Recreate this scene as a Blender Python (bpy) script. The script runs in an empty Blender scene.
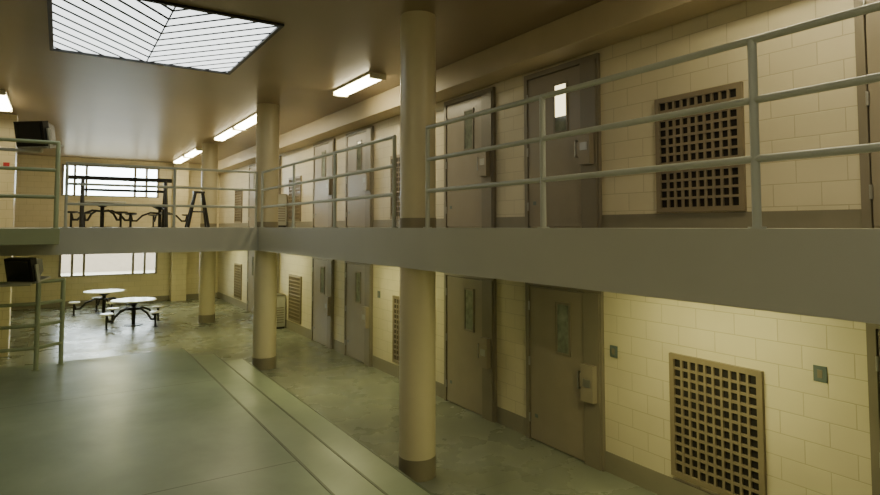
import bpy, math
from mathutils import Vector, Matrix

# ------------------------------------------------------------------ helpers
def lin(c):
    def f(v):
        v/=255.0
        return v/12.92 if v<=0.04045 else ((v+0.055)/1.055)**2.4
    return (f(c[0]),f(c[1]),f(c[2]),1.0)

class N:
    def __init__(s,name):
        s.m=bpy.data.materials.new(name); s.m.use_nodes=True
        s.t=s.m.node_tree; s.b=s.t.nodes['Principled BSDF']
    def n(s,typ,**k):
        x=s.t.nodes.new(typ)
        for a,v in k.items(): setattr(x,a,v)
        return x
    def l(s,a,b): s.t.links.new(a,b)

def paint(name,col,rough=0.5,metal=0.0,var=0.08,scale=3.0,bump=0.0,spec=0.5):
    M=N(name)
    g=M.n('ShaderNodeNewGeometry')
    no=M.n('ShaderNodeTexNoise'); no.inputs['Scale'].default_value=scale; no.inputs['Detail'].default_value=5
    M.l(g.outputs['Position'],no.inputs['Vector'])
    r=M.n('ShaderNodeValToRGB')
    c=lin(col)
    r.color_ramp.elements[0].position=0.3; r.color_ramp.elements[1].position=0.7
    r.color_ramp.elements[0].color=tuple(v*(1-var) for v in c[:3])+(1,)
    r.color_ramp.elements[1].color=tuple(min(1,v*(1+var)) for v in c[:3])+(1,)
    M.l(no.outputs['Fac'],r.inputs['Fac']); M.l(r.outputs['Color'],M.b.inputs['Base Color'])
    M.b.inputs['Roughness'].default_value=rough; M.b.inputs['Metallic'].default_value=metal
    M.b.inputs['Specular IOR Level'].default_value=spec
    if bump>0:
        n2=M.n('ShaderNodeTexNoise'); n2.inputs['Scale'].default_value=60
        M.l(g.outputs['Position'],n2.inputs['Vector'])
        bp=M.n('ShaderNodeBump'); bp.inputs['Strength'].default_value=bump; bp.inputs['Distance'].default_value=0.01
        M.l(n2.outputs['Fac'],bp.inputs['Height']); M.l(bp.outputs['Normal'],M.b.inputs['Normal'])
    return M.m

def cmu(name,col,joint,axis):
    M=N(name)
    g=M.n('ShaderNodeNewGeometry'); sp=M.n('ShaderNodeSeparateXYZ'); cb=M.n('ShaderNodeCombineXYZ')
    M.l(g.outputs['Position'],sp.inputs[0])
    M.l(sp.outputs[axis],cb.inputs['X']); M.l(sp.outputs['Z'],cb.inputs['Y'])
    br=M.n('ShaderNodeTexBrick')
    br.inputs['Scale'].default_value=1.0
    br.inputs['Brick Width'].default_value=0.42; br.inputs['Row Height'].default_value=0.21
    br.inputs['Mortar Size'].default_value=0.006; br.inputs['Mortar Smooth'].default_value=0.5
    c=lin(col)
    br.inputs['Color1'].default_value=c
    br.inputs['Color2'].default_value=tuple(v*0.96 for v in c[:3])+(1,)
    br.inputs['Mortar'].default_value=lin(joint)
    M.l(cb.outputs[0],br.inputs['Vector'])
    no=M.n('ShaderNodeTexNoise'); no.inputs['Scale'].default_value=1.3; no.inputs['Detail'].default_value=6
    M.l(g.outputs['Position'],no.inputs['Vector'])
    mr=M.n('ShaderNodeMapRange'); mr.inputs['From Min'].default_value=0.3; mr.inputs['From Max'].default_value=0.7
    mr.inputs['To Min'].default_value=0.93; mr.inputs['To Max'].default_value=1.04
    M.l(no.outputs['Fac'],mr.inputs['Value'])
    mx=M.n('ShaderNodeMix',data_type='RGBA',blend_type='MULTIPLY'); mx.inputs['Factor'].default_value=1
    M.l(br.outputs['Color'],mx.inputs['A']); M.l(mr.outputs['Result'],mx.inputs['B'])
    M.l(mx.outputs['Result'],M.b.inputs['Base Color'])
    inv=M.n('ShaderNodeMath',operation='SUBTRACT'); inv.inputs[0].default_value=1.0
    M.l(br.outputs['Fac'],inv.inputs[1])
    bp=M.n('ShaderNodeBump'); bp.inputs['Strength'].default_value=0.4; bp.inputs['Distance'].default_value=0.005
    M.l(inv.outputs[0],bp.inputs['Height']); M.l(bp.outputs['Normal'],M.b.inputs['Normal'])
    M.b.inputs['Roughness'].default_value=0.42
    return M.m

def concrete(name,c1,c2,rough,jw,jh,joint,offx=0,offy=0,jsize=0.008,bump=0.015):
    M=N(name)
    g=M.n('ShaderNodeNewGeometry')
    a=M.n('ShaderNodeTexNoise'); a.inputs['Scale'].default_value=0.7; a.inputs['Detail'].default_value=8; a.inputs['Roughness'].default_value=0.58
    a.inputs['Distortion'].default_value=0.3
    M.l(g.outputs['Position'],a.inputs['Vector'])
    r=M.n('ShaderNodeValToRGB'); r.color_ramp.elements[0].position=0.26; r.color_ramp.elements[1].position=0.76
    r.color_ramp.elements[0].color=lin(c1); r.color_ramp.elements[1].color=lin(c2)
    M.l(a.outputs['Fac'],r.inputs['Fac'])
    mp=M.n('ShaderNodeMapping'); mp.inputs['Location'].default_value=(offx,offy,0)
    M.l(g.outputs['Position'],mp.inputs['Vector'])
    br=M.n('ShaderNodeTexBrick',offset=0.0); br.inputs['Scale'].default_value=1
    br.inputs['Brick Width'].default_value=jw; br.inputs['Row Height'].default_value=jh
    br.inputs['Mortar Size'].default_value=jsize; br.inputs['Mortar Smooth'].default_value=0.2
    M.l(mp.outputs[0],br.inputs['Vector'])
    mx=M.n('ShaderNodeMix',data_type='RGBA')
    M.l(br.outputs['Fac'],mx.inputs['Factor']); M.l(r.outputs['Color'],mx.inputs['A']); mx.inputs['B'].default_value=lin(joint)
    M.l(mx.outputs['Result'],M.b.inputs['Base Color'])
    b=M.n('ShaderNodeTexNoise'); b.inputs['Scale'].default_value=1.3; b.inputs['Detail'].default_value=6; b.inputs['Roughness'].default_value=0.55
    M.l(g.outputs['Position'],b.inputs['Vector'])
    mr=M.n('ShaderNodeMapRange'); mr.inputs['From Min'].default_value=0.35; mr.inputs['From Max'].default_value=0.65
    mr.inputs['To Min'].default_value=rough-0.03; mr.inputs['To Max'].default_value=rough+0.09
    M.l(b.outputs['Fac'],mr.inputs['Value']); M.l(mr.outputs['Result'],M.b.inputs['Roughness'])
    bp=M.n('ShaderNodeBump'); bp.inputs['Strength'].default_value=bump; bp.inputs['Distance'].default_value=0.01
    M.l(b.outputs['Fac'],bp.inputs['Height']); M.l(bp.outputs['Normal'],M.b.inputs['Normal'])
    M.b.inputs['Specular IOR Level'].default_value=0.42
    return M.m

def emis(name,col,strength,base=None):
    M=N(name); c=lin(col)
    M.b.inputs['Base Color'].default_value=lin(base) if base else c
    M.b.inputs['Emission Color'].default_value=c
    M.b.inputs['Emission Strength'].default_value=strength
    return M.m

def glass(name,tint=(240,244,242)):
    M=N(name); t=M.t; out=[n for n in t.nodes if n.type=='OUTPUT_MATERIAL'][0]
    tr=M.n('ShaderNodeBsdfTransparent'); tr.inputs[0].default_value=lin(tint)
    gl=M.n('ShaderNodeBsdfGlossy'); gl.inputs['Roughness'].default_value=0.03
    mx=M.n('ShaderNodeMixShader'); mx.inputs[0].default_value=0.08
    M.l(tr.outputs[0],mx.inputs[1]); M.l(gl.outputs[0],mx.inputs[2]); M.l(mx.outputs[0],out.inputs[0])
    return M.m

# ------------------------------------------------------------------ materials
WALL=cmu('painted_block_cell_wall',(203,193,164),(178,168,140),'Y')
WALLX=cmu('painted_block_end_wall',(212,200,162),(188,176,138),'X')
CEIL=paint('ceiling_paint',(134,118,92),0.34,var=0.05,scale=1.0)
BEAM=paint('beam_paint',(174,160,130),0.45,var=0.04)
SLAB=paint('mezzanine_edge_paint',(174,173,158),0.42,var=0.04,scale=1.2,bump=0.04)
COLM=paint('column_paint',(192,182,150),0.34,var=0.04,scale=1.5)
COLB=paint('column_base_paint',(128,120,98),0.4)
DOOR=paint('door_taupe_paint',(142,132,114),0.32,var=0.05)
DFRM=paint('door_frame_paint',(124,116,100),0.38,var=0.05)
BASE=paint('baseboard_paint',(130,124,106),0.45,var=0.06)
RAIL=paint('railing_grey_paint',(172,175,162),0.3,var=0.04)
RAILG=paint('railing_green_paint',(148,158,124),0.35,var=0.04)
STEEL=paint('brushed_steel',(170,168,160),0.35,metal=0.9,var=0.05)
DARKM=paint('dark_void',(22,18,14),0.8)
GRIL=paint('vent_grille_paint',(126,114,92),0.4)
BLACK=paint('black_enamel',(14,13,12),0.4,var=0.1)
WTOP=paint('table_top_laminate',(236,234,220),0.25,var=0.02)
CONC=concrete('polished_concrete_floor',(104,108,96),(136,139,123),0.25,3.2,3.175,(88,88,76),0.6,0.9,0.006)
PLAT=concrete('platform_concrete',(114,127,106),(146,158,134),0.36,3.6,3.9,(90,98,80),1.3,1.7,0.008)
STEPC=concrete('step_concrete',(134,144,120),(160,168,142),0.36,50,50,(110,115,95),7,7,0.001)
NOSE=paint('step_nosing_edge',(100,106,86),0.5)
FIX=emis('fluorescent_diffuser',(255,242,198),31.0)
FIXL=emis('fluorescent_diffuser_warm',(252,247,176),34.0)
FIXW=paint('light_housing_white',(225,220,195),0.4)
SLAT=emis('skylight_acrylic_slat',(232,238,238),3.2)
SKYB=paint('skylight_backing',(96,92,82),0.8)
BLKT=paint('skylight_trim_black',(24,22,20),0.5)
WFR=paint('window_frame_paint',(132,124,106),0.45)
GLS=glass('window_glass')
VIS=paint('door_glass_dark',(128,134,120),0.08,var=0.3,scale=9)
VISL=emis('door_glass_lit',(255,240,190),3.0)  # the glass itself glows, in place of the cell light behind it
CAB=paint('cabinet_grey',(176,174,160),0.4)
PLATE=paint('switch_plate_metal',(102,114,112),0.35,metal=0.3)
RED=paint('red_plastic',(170,30,24),0.4)
SCREEN=paint('tv_screen_glass',(28,32,32),0.08)
GRND=paint('outside_ground',(150,140,120),0.9)
BRK=paint('outside_building',(130,116,98),0.9)

# ------------------------------------------------------------------ mesh builder
class MB:
    def __init__(s): s.v=[]; s.f=[]; s.mi=[]; s.sm=[]; s.mats=[]
    def mid(s,m):
        if m not in s.mats: s.mats.append(m)
        return s.mats.index(m)
    def add(s,vs,fs,m,smooth=False):
        o=len(s.v); s.v+= [tuple(p) for p in vs]; k=s.mid(m)
        for f in fs:
            s.f.append(tuple(i+o for i in f)); s.mi.append(k); s.sm.append(smooth)
    def box(s,x0,x1,y0,y1,z0,z1,m,M=None):
        vs=[(x0,y0,z0),(x1,y0,z0),(x1,y1,z0),(x0,y1,z0),(x0,y0,z1),(x1,y0,z1),(x1,y1,z1),(x0,y1,z1)]
        if M: vs=[M@Vector(v) for v in vs]
        s.add(vs,[(0,3,2,1),(4,5,6,7),(0,1,5,4),(1,2,6,5),(2,3,7,6),(3,0,4,7)],m)
        return s
    def tube(s,p0,p1,r,m,seg=14,r1=None,caps=True):
        p0=Vector(p0);p1=Vector(p1); d=(p1-p0).normalized(); r1=r if r1 is None else r1
        a=Vector((0,0,1)) if abs(d.z)<0.9 else Vector((1,0,0))
        u=d.cross(a).normalized(); w=d.cross(u)
        vs=[];fs=[]
        for p,rr in ((p0,r),(p1,r1)):
            for i in range(seg):
                t=2*math.pi*i/seg; vs.append(p+rr*(math.cos(t)*u+math.sin(t)*w))
        for i in range(seg):
            j=(i+1)%seg; fs.append((i,i+seg,j+seg,j))
        s.add(vs,fs,m,True)
        if caps:
            s.add(vs,[tuple(range(seg)),tuple(reversed(range(seg,2*seg)))],m)
        return s
    def path(s,pts,r,m,seg=12):
        pts=[Vector(p) for p in pts]
        for a,b in zip(pts[:-1],pts[1:]): s.tube(a,b,r,m,seg)
        for p in pts[1:-1]: s.ball(p,r,m)
        return s
    def ball(s,c,r,m,seg=12,rings=6):
        c=Vector(c);vs=[];fs=[]
        for i in range(rings+1):
            ph=math.pi*i/rings
            for j in range(seg):
                t=2*math.pi*j/seg
                vs.append(c+r*Vector((math.sin(ph)*math.cos(t),math.sin(ph)*math.sin(t),math.cos(ph))))
        for i in range(rings):
            for j in range(seg):
                k=(j+1)%seg; fs.append((i*seg+j,(i+1)*seg+j,(i+1)*seg+k,i*seg+k))
        s.add(vs,fs,m,True); return s
    def lathe(s,cx,cy,prof,m,seg=32):
        vs=[];fs=[]
        for (r,z) in prof:
            for j in range(seg):
                t=2*math.pi*j/seg; vs.append((cx+r*math.cos(t),cy+r*math.sin(t),z))
        for i in range(len(prof)-1):
            for j in range(seg):
                k=(j+1)%seg; fs.append((i*seg+j,i*seg+k,(i+1)*seg+k,(i+1)*seg+j))
        s.add(vs,fs,m,False)
        n=len(prof)
        s.add(vs,[tuple(reversed(range(seg))),tuple(range((n-1)*seg,n*seg))],m); return s
    def obj(s,name,bevel=0.0,smooth=False,parent=None):
        xs=[v[0] for v in s.v];ys=[v[1] for v in s.v];zs=[v[2] for v in s.v]
        c=Vector(((min(xs)+max(xs))/2,(min(ys)+max(ys))/2,min(zs)))
        me=bpy.data.meshes.new(name)
        me.from_pydata([tuple(Vector(v)-c) for v in s.v],[],s.f)
        for m in s.mats: me.materials.append(m)
        for p,k,sm in zip(me.polygons,s.mi,s.sm): p.material_index=k; p.use_smooth=sm or smooth
        me.update()
        o=bpy.data.objects.new(name,me); o.location=c
        bpy.context.scene.collection.objects.link(o)
        if bevel>0:
            b=o.modifiers.new('bevel','BEVEL'); b.width=bevel; b.segments=2; b.limit_method='ANGLE'; b.angle_limit=math.radians(50)
        if parent: o.parent=parent
        return o

# ------------------------------------------------------------------ dimensions
XW=5.66; XL=-5.0; YN=-4.0; YF=26.0
H=2.95; T=0.476; CZ=5.58
XF=3.45; YC=12.27

# ------------------------------------------------------------------ shell
MB().box(XL,XW,YN,YF,-0.2,0,CONC).obj('floor')
MB().box(XW,XW+0.25,YN,YF+0.25,-0.2,CZ+0.2,WALL).obj('wall_right')
MB().box(XL-0.25,XL,YN,YF+0.25,-0.2,CZ+0.2,WALL).obj('wall_left')
MB().box(XL-0.25,XW+0.25,YN-0.25,YN,-0.2,CZ+0.2,WALLX).obj('wall_near')
# far wall with window openings
wx0,wx1=0.0,3.32
uz=(H+1.18,H+2.36); lz=(H-1.85,H-0.75)
w=MB()
w.box(XL,wx0,YF,YF+0.25,-0.2,CZ+0.2,WALLX).box(wx1,XW,YF,YF+0.25,-0.2,CZ+0.2,WALLX)
w.box(wx0,wx1,YF,YF+0.25,-0.2,lz[0],WALLX).box(wx0,wx1,YF,YF+0.25,lz[1],uz[0],WALLX).box(wx0,wx1,YF,YF+0.25,uz[1],CZ+0.2,WALLX)
w.obj('wall_far')
def window(name,z0,z1):
    b=MB(); t=0.04
    b.box(wx0,wx1,YF-0.02,YF+0.1,z0,z0+t,WFR).box(wx0,wx1,YF-0.02,YF+0.1,z1-t,z1,WFR)
    cuts=[wx0,0.42,0.80,2.45,2.86,wx1]
    for i,c in enumerate(cuts):
        a=min(max(c-0.04,wx0),wx1-0.08); b.box(a,a+0.08,YF-0.02,YF+0.1,z0+t,z1-t,WFR)
    b.box(wx0+0.02,wx1-0.02,YF+0.03,YF+0.04,z0+0.02,z1-0.02,GLS)
    return b.obj(name)
window('window_1',*uz); window('window_2',*lz)

# skylights
def clip(poly,a,b,cc):
    out=[]
    for i in range(len(poly)):
        p=poly[i];q=poly[(i+1)%len(poly)]
        fp=a*p[0]+b*p[1]-cc; fq=a*q[0]+b*q[1]-cc
        if fp<=0: out.append(p)
        if (fp<0<fq) or (fq<0<fp):
            t=fp/(fp-fq); out.append((p[0]+t*(q[0]-p[0]),p[1]+t*(q[1]-p[1])))
    return out
def skylight(name,sx0,sx1,sy0,sy1):
    k=MB(); tw=0.05
    k.box(sx0,sx0+tw,sy0,sy1,CZ-0.03,CZ+0.3,BLKT).box(sx1-tw,sx1,sy0,sy1,CZ-0.03,CZ+0.3,BLKT)
    k.box(sx0+tw,sx1-tw,sy0,sy0+tw,CZ-0.03,CZ+0.3,BLKT).box(sx0+tw,sx1-tw,sy1-tw,sy1,CZ-0.03,CZ+0.3,BLKT)
    k.box(sx0+tw,sx1-tw,sy0+tw,sy1-tw,CZ+0.10,CZ+0.3,SKYB)
    midx=(sx0+sx1)/2
    for side in (0,1):
        xa,xb=(sx0+tw,midx-0.01) if side==0 else (midx+0.01,sx1-tw)
        sg=1 if side==0 else -1
        p=0.33; wd=0.25
        for i in range(-14,26):
            y0=sy0+i*p
            def yy(x): return y0+sg*(x-midx)*1.2
            poly=[(xa,yy(xa)),(xb,yy(xb)),(xb,yy(xb)+wd),(xa,yy(xa)+wd)]
            poly=clip(poly,0,-1,-(sy0+tw))
            if len(poly)<3: continue
            poly=clip(poly,0,1,sy1-tw)
            if len(poly)<3: continue
            n=len(poly); vs=[(q[0],q[1],CZ+0.0) for q in poly]+[(q[0],q[1],CZ+0.015) for q in poly]
            k.add(vs,[tuple(reversed(range(n)))],SLAT)
            k.add(vs,[tuple(range(n,2*n))]+[(j,(j+1)%n,(j+1)%n+n,j+n) for j in range(n)],SKYB)
    k.obj(name)
S1=(-0.2,2.36,7.35,10.25); S2=(-0.2,2.36,-3.2,-0.4)
skylight('skylight',*S1); skylight('fill_skylight',*S2)  # second skylight is unseen, added behind the camera as front fill
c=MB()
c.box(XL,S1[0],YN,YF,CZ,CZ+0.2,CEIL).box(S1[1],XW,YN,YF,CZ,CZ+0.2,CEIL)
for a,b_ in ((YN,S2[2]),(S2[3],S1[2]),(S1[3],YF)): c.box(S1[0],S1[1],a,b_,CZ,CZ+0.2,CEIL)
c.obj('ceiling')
MB().box(5.2,XW,YN,YF,H+2.25,CZ,BEAM).obj('trim_1',bevel=0.01)

# mezzanine L-shaped slab
m=MB()
pts=[(XF,YN),(XW,YN),(XW,YF),(XL,YF),(XL,YC),(XF,YC)]
n=6
vs=[(x,y,H-T) for x,y in pts]+[(x,y,H) for x,y in pts]
m.add(vs,[(5,4,3,2,1,0),(6,7,8,9,10,11)]+[(i,(i+1)%n,(i+1)%n+n,i+n) for i in range(n)],SLAB)
m.obj('mezzanine_floor')
MB().box(-3.2,0.0,9.3,YC,H-0.22,H-0.01,RAILG).obj('stair_landing',bevel=0.005)

# stepped platform
p=MB()
x0=XL+0.01
prof=[(x0,0),(3.35,0),(3.35,0.17),(2.77,0.17),(2.77,0.34),(2.18,0.34),(2.18,0.51),(x0,0.51)]
y0,y1=YN+0.01,12.85
vs=[(x,y0,z) for x,z in prof]+[(x,y1,z) for x,z in prof]
n=len(prof)
for i in range(n):
    mm=PLAT if i in(6,) else STEPC
    p.add([vs[i],vs[(i+1)%n],vs[(i+1)%n+n],vs[i+n]],[(0,1,2,3)],mm)
p.add(vs,[tuple(range(n)),tuple(reversed(range(n,2*n)))],STEPC)
for xx,zz in ((3.35,0.17),(2.77,0.34),(2.18,0.51)):
    p.box(xx-0.022,xx+0.004,y0,y1+0.004,zz-0.03,zz+0.004,NOSE)
p.obj('concrete_platform')

# baseboards
def baseboard(name,segs,z0,h):
    b=MB()
    for a,c_ in segs: b.box(XW-0.012,XW,a,c_,z0,z0+h,BASE)
    b.obj(name)
doors=[0.01,2.13,6.36,8.48,12.71,14.83,19.06,21.18]
gaps=[];prev=YN
for yh in doors:
    gaps.append((prev,yh-1.33)); prev=yh+0.07
gaps.append((prev,YF))
gaps=[g for g in gaps if g[1]-g[0]>0.05]
baseboard('baseboard_right',gaps,0,0.24)
baseboard('baseboard_right_upper',gaps,H,0.16)
MB().box(XL,XW,YF-0.012,YF,0,0.2,BASE).obj('baseboard_far')

# ------------------------------------------------------------------ columns
def column(name,x,y,r=0.22):
    b=MB()
    b.tube((x,y,0.0),(x,y,0.24),r+0.006,COLB,40)
    b.tube((x,y,0.24),(x,y,H-T),r,COLM,40)
    b.tube((x,y,H),(x,y,H+0.12),r+0.006,COLB,40)
    b.tube((x,y,H+0.12),(x,y,CZ),r,COLM,40)
    b.obj(name)
column('round_column',3.68,6.19); column('round_column.001',3.70,12.55,0.24); column('round_column.002',3.93,19.5,0.24)
MB().box(3.8,4.35,YF-0.4,YF,0,H-T,WALLX).box(3.8,4.35,YF-0.4,YF,H,CZ,WALLX).obj('trim_2')
MB().box(-1.75,-0.92,16.8,17.4,0,H-T,WALLX).box(-1.75,-0.92,16.8,17.4,H,CZ,WALLX).obj('block_pier')

# ------------------------------------------------------------------ doors
def door(name,yh,z0,lit):
    b=MB(); yl=yh-1.03; X=XW
    b.box(X-0.05,X,yh,yh+0.07,z0,z0+2.2,DFRM)
    b.box(X-0.05,X,yl-0.30,yh,z0+2.13,z0+2.2,DFRM)
    b.box(X-0.065,X,yl-0.27,yl-0.01,z0,z0+2.13,DFRM)
    b.box(X-0.05,X,yl-0.30,yl-0.27,z0,z0+2.13,DFRM)
    b.box(X-0.035,X,yl,yh-0.008,z0+0.015,z0+2.12,DOOR)
    for hz in (0.3,1.08,1.85): b.tube((X-0.045,yh-0.004,z0+hz-0.06),(X-0.045,yh-0.004,z0+hz+0.06),0.014,STEEL,10)
    wy0,wy1=yl+0.26,yl+0.47; wz0,wz1=z0+1.30,z0+1.93
    t=0.03
    for q in ((wy0-t,wy1+t,wz0-t,wz0),(wy0-t,wy1+t,wz1,wz1+t),(wy0-t,wy0,wz0,wz1),(wy1,wy1+t,wz0,wz1)):
        b.box(X-0.05,X-0.03,q[0],q[1],q[2],q[3],DFRM)
    if lit:
        b.box(X-0.04,X-0.03,wy0,wy1,wz0+0.2,wz1,VISL); b.box(X-0.04,X-0.03,wy0,wy1,wz0,wz0+0.2,VIS)
    else: b.box(X-0.04,X-0.03,wy0,wy1,wz0,wz1,VIS)
    b.box(X-0.14,X-0.06,yl-0.23,yl-0.03,z0+0.8,z0+1.25,DOOR)
    b.box(X-0.146,X-0.139,yl-0.19,yl-0.07,z0+0.98,z0+1.08,STEEL)
    hy=yl+0.06
    b.path([(X-0.03,hy,z0+0.92),(X-0.09,hy,z0+0.92),(X-0.09,hy,z0+1.12),(X-0.03,hy,z0+1.12)],0.011,STEEL,10)
    b.box(X-0.038,X-0.034,yh-0.16,yh-0.1,z0+0.32,z0+0.37,PLATE)
    b.obj(name,bevel=0.004)
i=1
for lev in (0,H):
    for j,yh in enumerate(doors):
        door('door_%d'%i,yh,lev,(lev==H and j==2)); i+=1

# ------------------------------------------------------------------ grilles
def vent(name,y0,z0,h,wd=1.01):
    b=MB(); X=XW; y1=y0+wd; z1=z0+h; f=0.055
    b.box(X-0.012,X,y0+0.01,y1-0.01,z0+0.01,z1-0.01,DARKM)
    b.box(X-0.04,X,y0,y0+f,z0,z1,GRIL).box(X-0.04,X,y1-f,y1,z0,z1,GRIL)
    b.box(X-0.04,X,y0+f,y1-f,z0,z0+f,GRIL).box(X-0.04,X,y0+f,y1-f,z1-f,z1,GRIL)
    nc=10; nr=12; t=0.026
    for a in range(1,nc):
        yy=y0+f+(wd-2*f)*a/nc; b.box(X-0.034,X-0.012,yy-t/2,yy+t/2,z0+f,z1-f,GRIL)
    for a in range(1,nr):
        zz=z0+f+(h-2*f)*a/nr; b.box(X-0.033,X-0.012,y0+f,y1-f,zz-t/2,zz+t/2,GRIL)
    b.obj(name)
k=0
for j,y in enumerate((3.08,9.43,15.78,22.13)):
    vent('ventilation_grille' if k==0 else 'ventilation_grille.%03d'%k,y,0.29,1.3); k+=1
    vent('ventilation_grille.%03d'%k,y+0.12,H+0.17,1.28); k+=1

def plate(name,y,z):
    b=MB(); b.box(XW-0.012,XW,y-0.055,y+0.055,z-0.07,z+0.07,PLATE)
    b.box(XW-0.018,XW-0.012,y-0.02,y+0.02,z-0.035,z+0.035,DFRM).obj(name,bevel=0.002)
plate('intercom_plate',2.58,1.67); plate('intercom_plate.001',4.88,1.46)
plate('intercom_plate.002',9.0,1.55); plate('intercom_plate.003',11.1,1.55)

# ------------------------------------------------------------------ railings
def railing(name,pts,posts,zb,mat=RAIL,hs=(0.42,0.78,1.15),r=0.024):
    b=MB()
    for h in hs:
        b.path([(x,y,zb+h) for x,y in pts],r,mat)
    for x,y in posts:
        b.tube((x,y,zb),(x,y,zb+hs[-1]),r+0.002,mat)
        b.tube((x,y,zb),(x,y,zb+0.012),0.05,mat)
        b.ball((x,y,zb+hs[-1]),r+0.002,mat)
    return b.obj(name)
xr=3.52
railing('guard_railing',[(xr,-3.7),(xr,5.7)],[(xr,y) for y in (-3.7,-1.82,0.05,1.93,3.79,5.7)],H)
railing('guard_railing.001',[(xr,6.5),(xr,12.25)],[(xr,y) for y in (6.5,8.4,10.3,12.25)],H)
railing('guard_railing.002',[(0.08,YC+0.08),(3.42,YC+0.08)],[(x,YC+0.08) for x in (0.08,1.85,3.42)],H)
railing('guard_railing.003',[(-3.1,9.38),(-0.05,9.38),(-0.05,12.2)],[(-3.1,9.38),(-1.5,9.38),(-0.05,9.38),(-0.05,10.8),(-0.05,12.2)],H-0.01,RAILG)
b=MB(); zt=0.512
for (x,y) in ((-0.28,12.3),(0.08,12.6),(-1.9,12.3)):
    b.tube((x,y,zt),(x,y,zt+1.5),0.038,RAILG); b.tube((x,y,zt+0.001),(x,y,zt+0.012),0.06,RAILG); b.ball((x,y,zt+1.5),0.038,RAILG)
for h in (0.38,0.76,1.13,1.5):
    b.tube((-0.28,12.3,zt+h),(0.08,12.6,zt+h),0.03,RAILG)
    b.tube((-0.28,12.3,zt+h),(-1.9,12.3,zt+h),0.03,RAILG)
b.obj('stair_handrail')

# ------------------------------------------------------------------ lights
cnt=[0]
def fixture(x,y0,y1,z,mat,wd=0.28):
    b=MB()
    b.box(x-wd/2-0.015,x+wd/2+0.015,y0-0.03,y1+0.03,z-0.035,z,FIXW)
    a=wd/2; c_=wd/2-0.05
    vs=[(x-a,y0,z-0.035),(x+a,y0,z-0.035),(x+c_,y0,z-0.095),(x-c_,y0,z-0.095),(x-a,y1,z-0.035),(x+a,y1,z-0.035),(x+c_,y1,z-0.095),(x-c_,y1,z-0.095)]
    b.add(vs,[(0,1,2,3),(7,6,5,4),(0,4,5,1),(1,5,6,2),(2,6,7,3),(3,7,4,0)],mat)
    b.box(x-wd/2-0.012,x+wd/2+0.012,y0-0.03,y0,z-0.1,z-0.03,FIXW).box(x-wd/2-0.012,x+wd/2+0.012,y1,y1+0.03,z-0.1,z-0.03,FIXW)
    b.obj('fluorescent_ceiling_light' if cnt[0]==0 else 'fluorescent_ceiling_light.%03d'%cnt[0]); cnt[0]+=1
fixture(4.48,8.9,10.45,CZ,FIX)
fixture(4.48,1.4,2.9,CZ,FIX)  # out-of-view fixture added as front fill
for y in (13.4,15.7,20.6,23.0): fixture(3.85,y,y+2.1,CZ,FIX)
for y in (13.9,20.0): fixture(-1.1,y,y+1.9,CZ,FIX)
for y in (-2.5,2.0): fixture(-2.2,y,y+2.0,CZ,FIX)  # unseen pair, added to fill from the camera side
for y in (2.7,9.2,15.6,21.8): fixture(4.5,y,y+1.5,H-T,FIXL)
for y in (15.0,21.0):
    fixture(1.2,y,y+1.8,H-T,FIXL)

# ------------------------------------------------------------------ tables
def table(name,x,y,z0,rot,seatm,top=WTOP):
    b=MB()
    b.lathe(x,y,[(0.60,z0+0.725),(0.625,z0+0.735),(0.625,z0+0.755),(0.615,z0+0.765)],top,36)
    b.tube((x,y,z0),(x,y,z0+0.02),0.26,BLACK,24)
    b.tube((x,y,z0+0.02),(x,y,z0+0.71),0.055,BLACK,16)
    b.lathe(x,y,[(0.06,z0+0.6),(0.3,z0+0.725)],BLACK,16)
    for i in range(4):
        a=rot+i*math.pi/2; dx,dy=math.cos(a),math.sin(a)
        P=lambda r,z:(x+dx*r,y+dy*r,z0+z)
        b.path([P(0.03,0.48),P(0.3,0.5),P(0.55,0.40),P(0.72,0.22),P(0.86,0.22),P(0.9,0.41)],0.032,BLACK,10)
        b.tube(P(0.9,0.0),P(0.9,0.41),0.03,BLACK,10)
        b.tube(P(0.9,0.0),P(0.9,0.015),0.07,BLACK,14)
        cx,cy,_=P(0.9,0)
        b.lathe(cx,cy,[(0.10,z0+0.405),(0.175,z0+0.425),(0.18,z0+0.45),(0.165,z0+0.46)],seatm,24)
    b.obj(name)
table('cafeteria_table',1.95,20.1,0,0.6,WTOP)
table('cafeteria_table.001',1.35,23.4,0,0.2,WTOP)
table('cafeteria_table.002',1.05,20.2,H,0.5,BLACK)
table('cafeteria_table.003',2.9,22.4,H,0.1,BLACK)

b=MB(); z=H
y=17.2
for x in (0.45,2.35):
    b.tube((x,y-0.3,z),(x,y,z+1.25),0.045,BLACK); b.tube((x,y+0.3,z),(x,y,z+1.25),0.045,BLACK)
    b.tube((x,y-0.18,z+0.5),(x,y+0.18,z+0.5),0.03,BLACK)
b.tube((0.1,y,z+1.25),(2.5,y,z+1.25),0.055,BLACK)
b.tube((0.45,y,z+0.95),(2.35,y,z+0.95),0.035,BLACK)
b.tube((0.1,y,z+1.25),(0.1,y,z+1.0),0.03,BLACK)
b.obj('exercise_bar_frame')
b=MB()
for dx in (-0.28,0.28):
    b.tube((3.35+dx,18.0,z),(3.35+dx*0.35,18.0,z+1.0),0.04,BLACK)
    b.tube((3.35+dx,18.4,z),(3.35+dx*0.35,18.1,z+1.0),0.03,BLACK)
b.box(3.2,3.5,17.95,18.15,z+0.98,z+1.04,BLACK)
b.tube((3.16,18.0,z+0.45),(3.54,18.0,z+0.45),0.025,BLACK)
b.obj('folding_stool')

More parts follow.
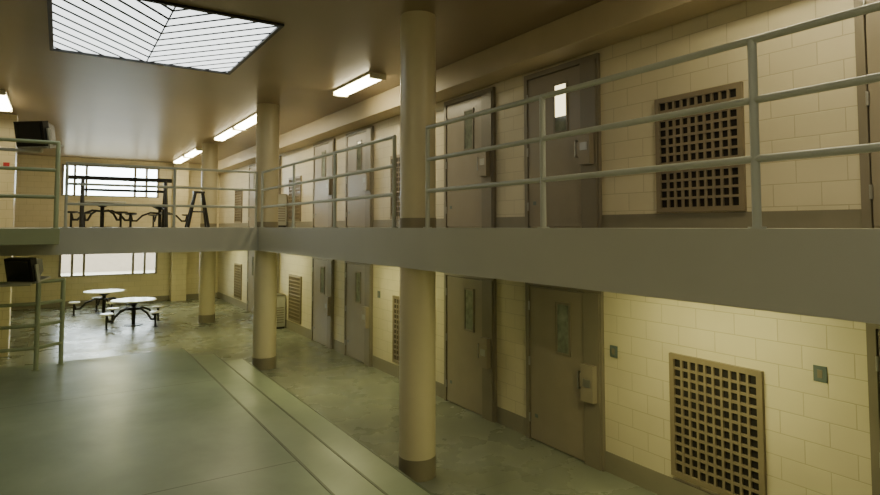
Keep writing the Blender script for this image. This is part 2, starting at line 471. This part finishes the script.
# ------------------------------------------------------------------ televisions
PX,PY=-1.25,11.9
def tv(name,x,y,z,yaw,sc=0.82):
    b=MB()
    M=Matrix.Translation((x,y,z))@Matrix.Rotation(yaw,4,'Z')@Matrix.Rotation(math.radians(12),4,'X')@Matrix.Scale(sc,4)
    b.box(-0.29,0.29,-0.08,0.06,-0.23,0.23,BLACK,M)
    b.box(-0.24,0.24,-0.09,-0.079,-0.17,0.19,SCREEN,M)
    vs=[M@Vector(v) for v in ((-0.27,0.06,-0.21),(0.27,0.06,-0.21),(0.27,0.06,0.21),(-0.27,0.06,0.21),(-0.15,0.36,-0.13),(0.15,0.36,-0.13),(0.15,0.36,0.12),(-0.15,0.36,0.12))]
    b.add(vs,[(0,1,5,4),(1,2,6,5),(2,3,7,6),(3,0,4,7),(4,5,6,7)],BLACK)
    b.box(-0.3,0.3,-0.05,0.35,-0.27,-0.24,CAB,M)
    b.box(-0.33,-0.3,-0.02,0.05,-0.27,0.1,CAB,M); b.box(0.3,0.33,-0.02,0.05,-0.27,0.1,CAB,M)
    q=M@Vector((0,0.15,-0.27))
    b.path([q,(q.x,q.y,q.z-0.06),(PX+0.04,PY,q.z-0.06)],0.03,CAB)
    b.obj(name)
tv('television',-0.42,11.75,H+1.55,math.radians(-40),0.9)
tv('television.001',-0.5,11.75,H-0.68,math.radians(-40))
MB().tube((PX,PY,0.512),(PX,PY,H-0.23),0.04,CAB).tube((PX,PY,H),(PX,PY,CZ),0.04,CAB).obj('steel_support_post')
MB().box(-1.14,-1.02,16.77,16.8,H+1.35,H+1.5,RED).obj('fire_alarm_pull_station',bevel=0.004)

def cab(name,y,z0):
    b=MB(); x0=XW-0.6
    b.box(x0,XW-0.05,y,y+0.6,z0+0.06,z0+0.95,CAB)
    b.box(x0+0.04,XW-0.06,y+0.03,y+0.57,z0,z0+0.06,BLACK)
    for i in range(7): b.box(x0-0.012,x0,y+0.05,y+0.55,z0+0.18+i*0.07,z0+0.205+i*0.07,DFRM)
    for i in range(7): b.box(x0+0.05,XW-0.1,y-0.012,y,z0+0.18+i*0.07,z0+0.205+i*0.07,DFRM)
    b.box(x0-0.01,XW-0.05,y-0.01,y+0.61,z0+0.95,z0+0.98,STEEL)
    b.tube((x0+0.12,y+0.1,z0+0.98),(x0+0.12,y+0.1,z0+1.05),0.015,STEEL)
    b.path([(x0+0.12,y+0.1,z0+1.05),(x0+0.12,y+0.2,z0+1.08)],0.012,STEEL)
    b.obj(name,bevel=0.005)
cab('drinking_fountain',17.0,0); cab('drinking_fountain.001',17.0,H)

# ------------------------------------------------------------------ outside
MB().box(-30,30,YF+0.3,90,-0.3,-0.2,GRND).obj('ground_outside')
MB().box(-15,20,48,52,-0.2,1.4,BRK).obj('building_outside')

W=bpy.data.worlds.new('overcast'); bpy.context.scene.world=W; W.use_nodes=True
bg=W.node_tree.nodes['Background']; bg.inputs[0].default_value=(0.90,0.96,1.0,1); bg.inputs[1].default_value=20.0

# ------------------------------------------------------------------ camera
cam=bpy.data.cameras.new('camera'); co=bpy.data.objects.new('camera',cam); bpy.context.scene.collection.objects.link(co)
cam.lens=24; cam.sensor_width=36; cam.clip_start=0.05
pitch=3.0
co.location=(0,0,H+0.01); co.rotation_euler=(math.radians(90+pitch),0,math.radians(-32.9))
f=24/36*880
cam.shift_y=-((247.5-227)+f*math.tan(math.radians(pitch)))/880
bpy.context.scene.camera=co
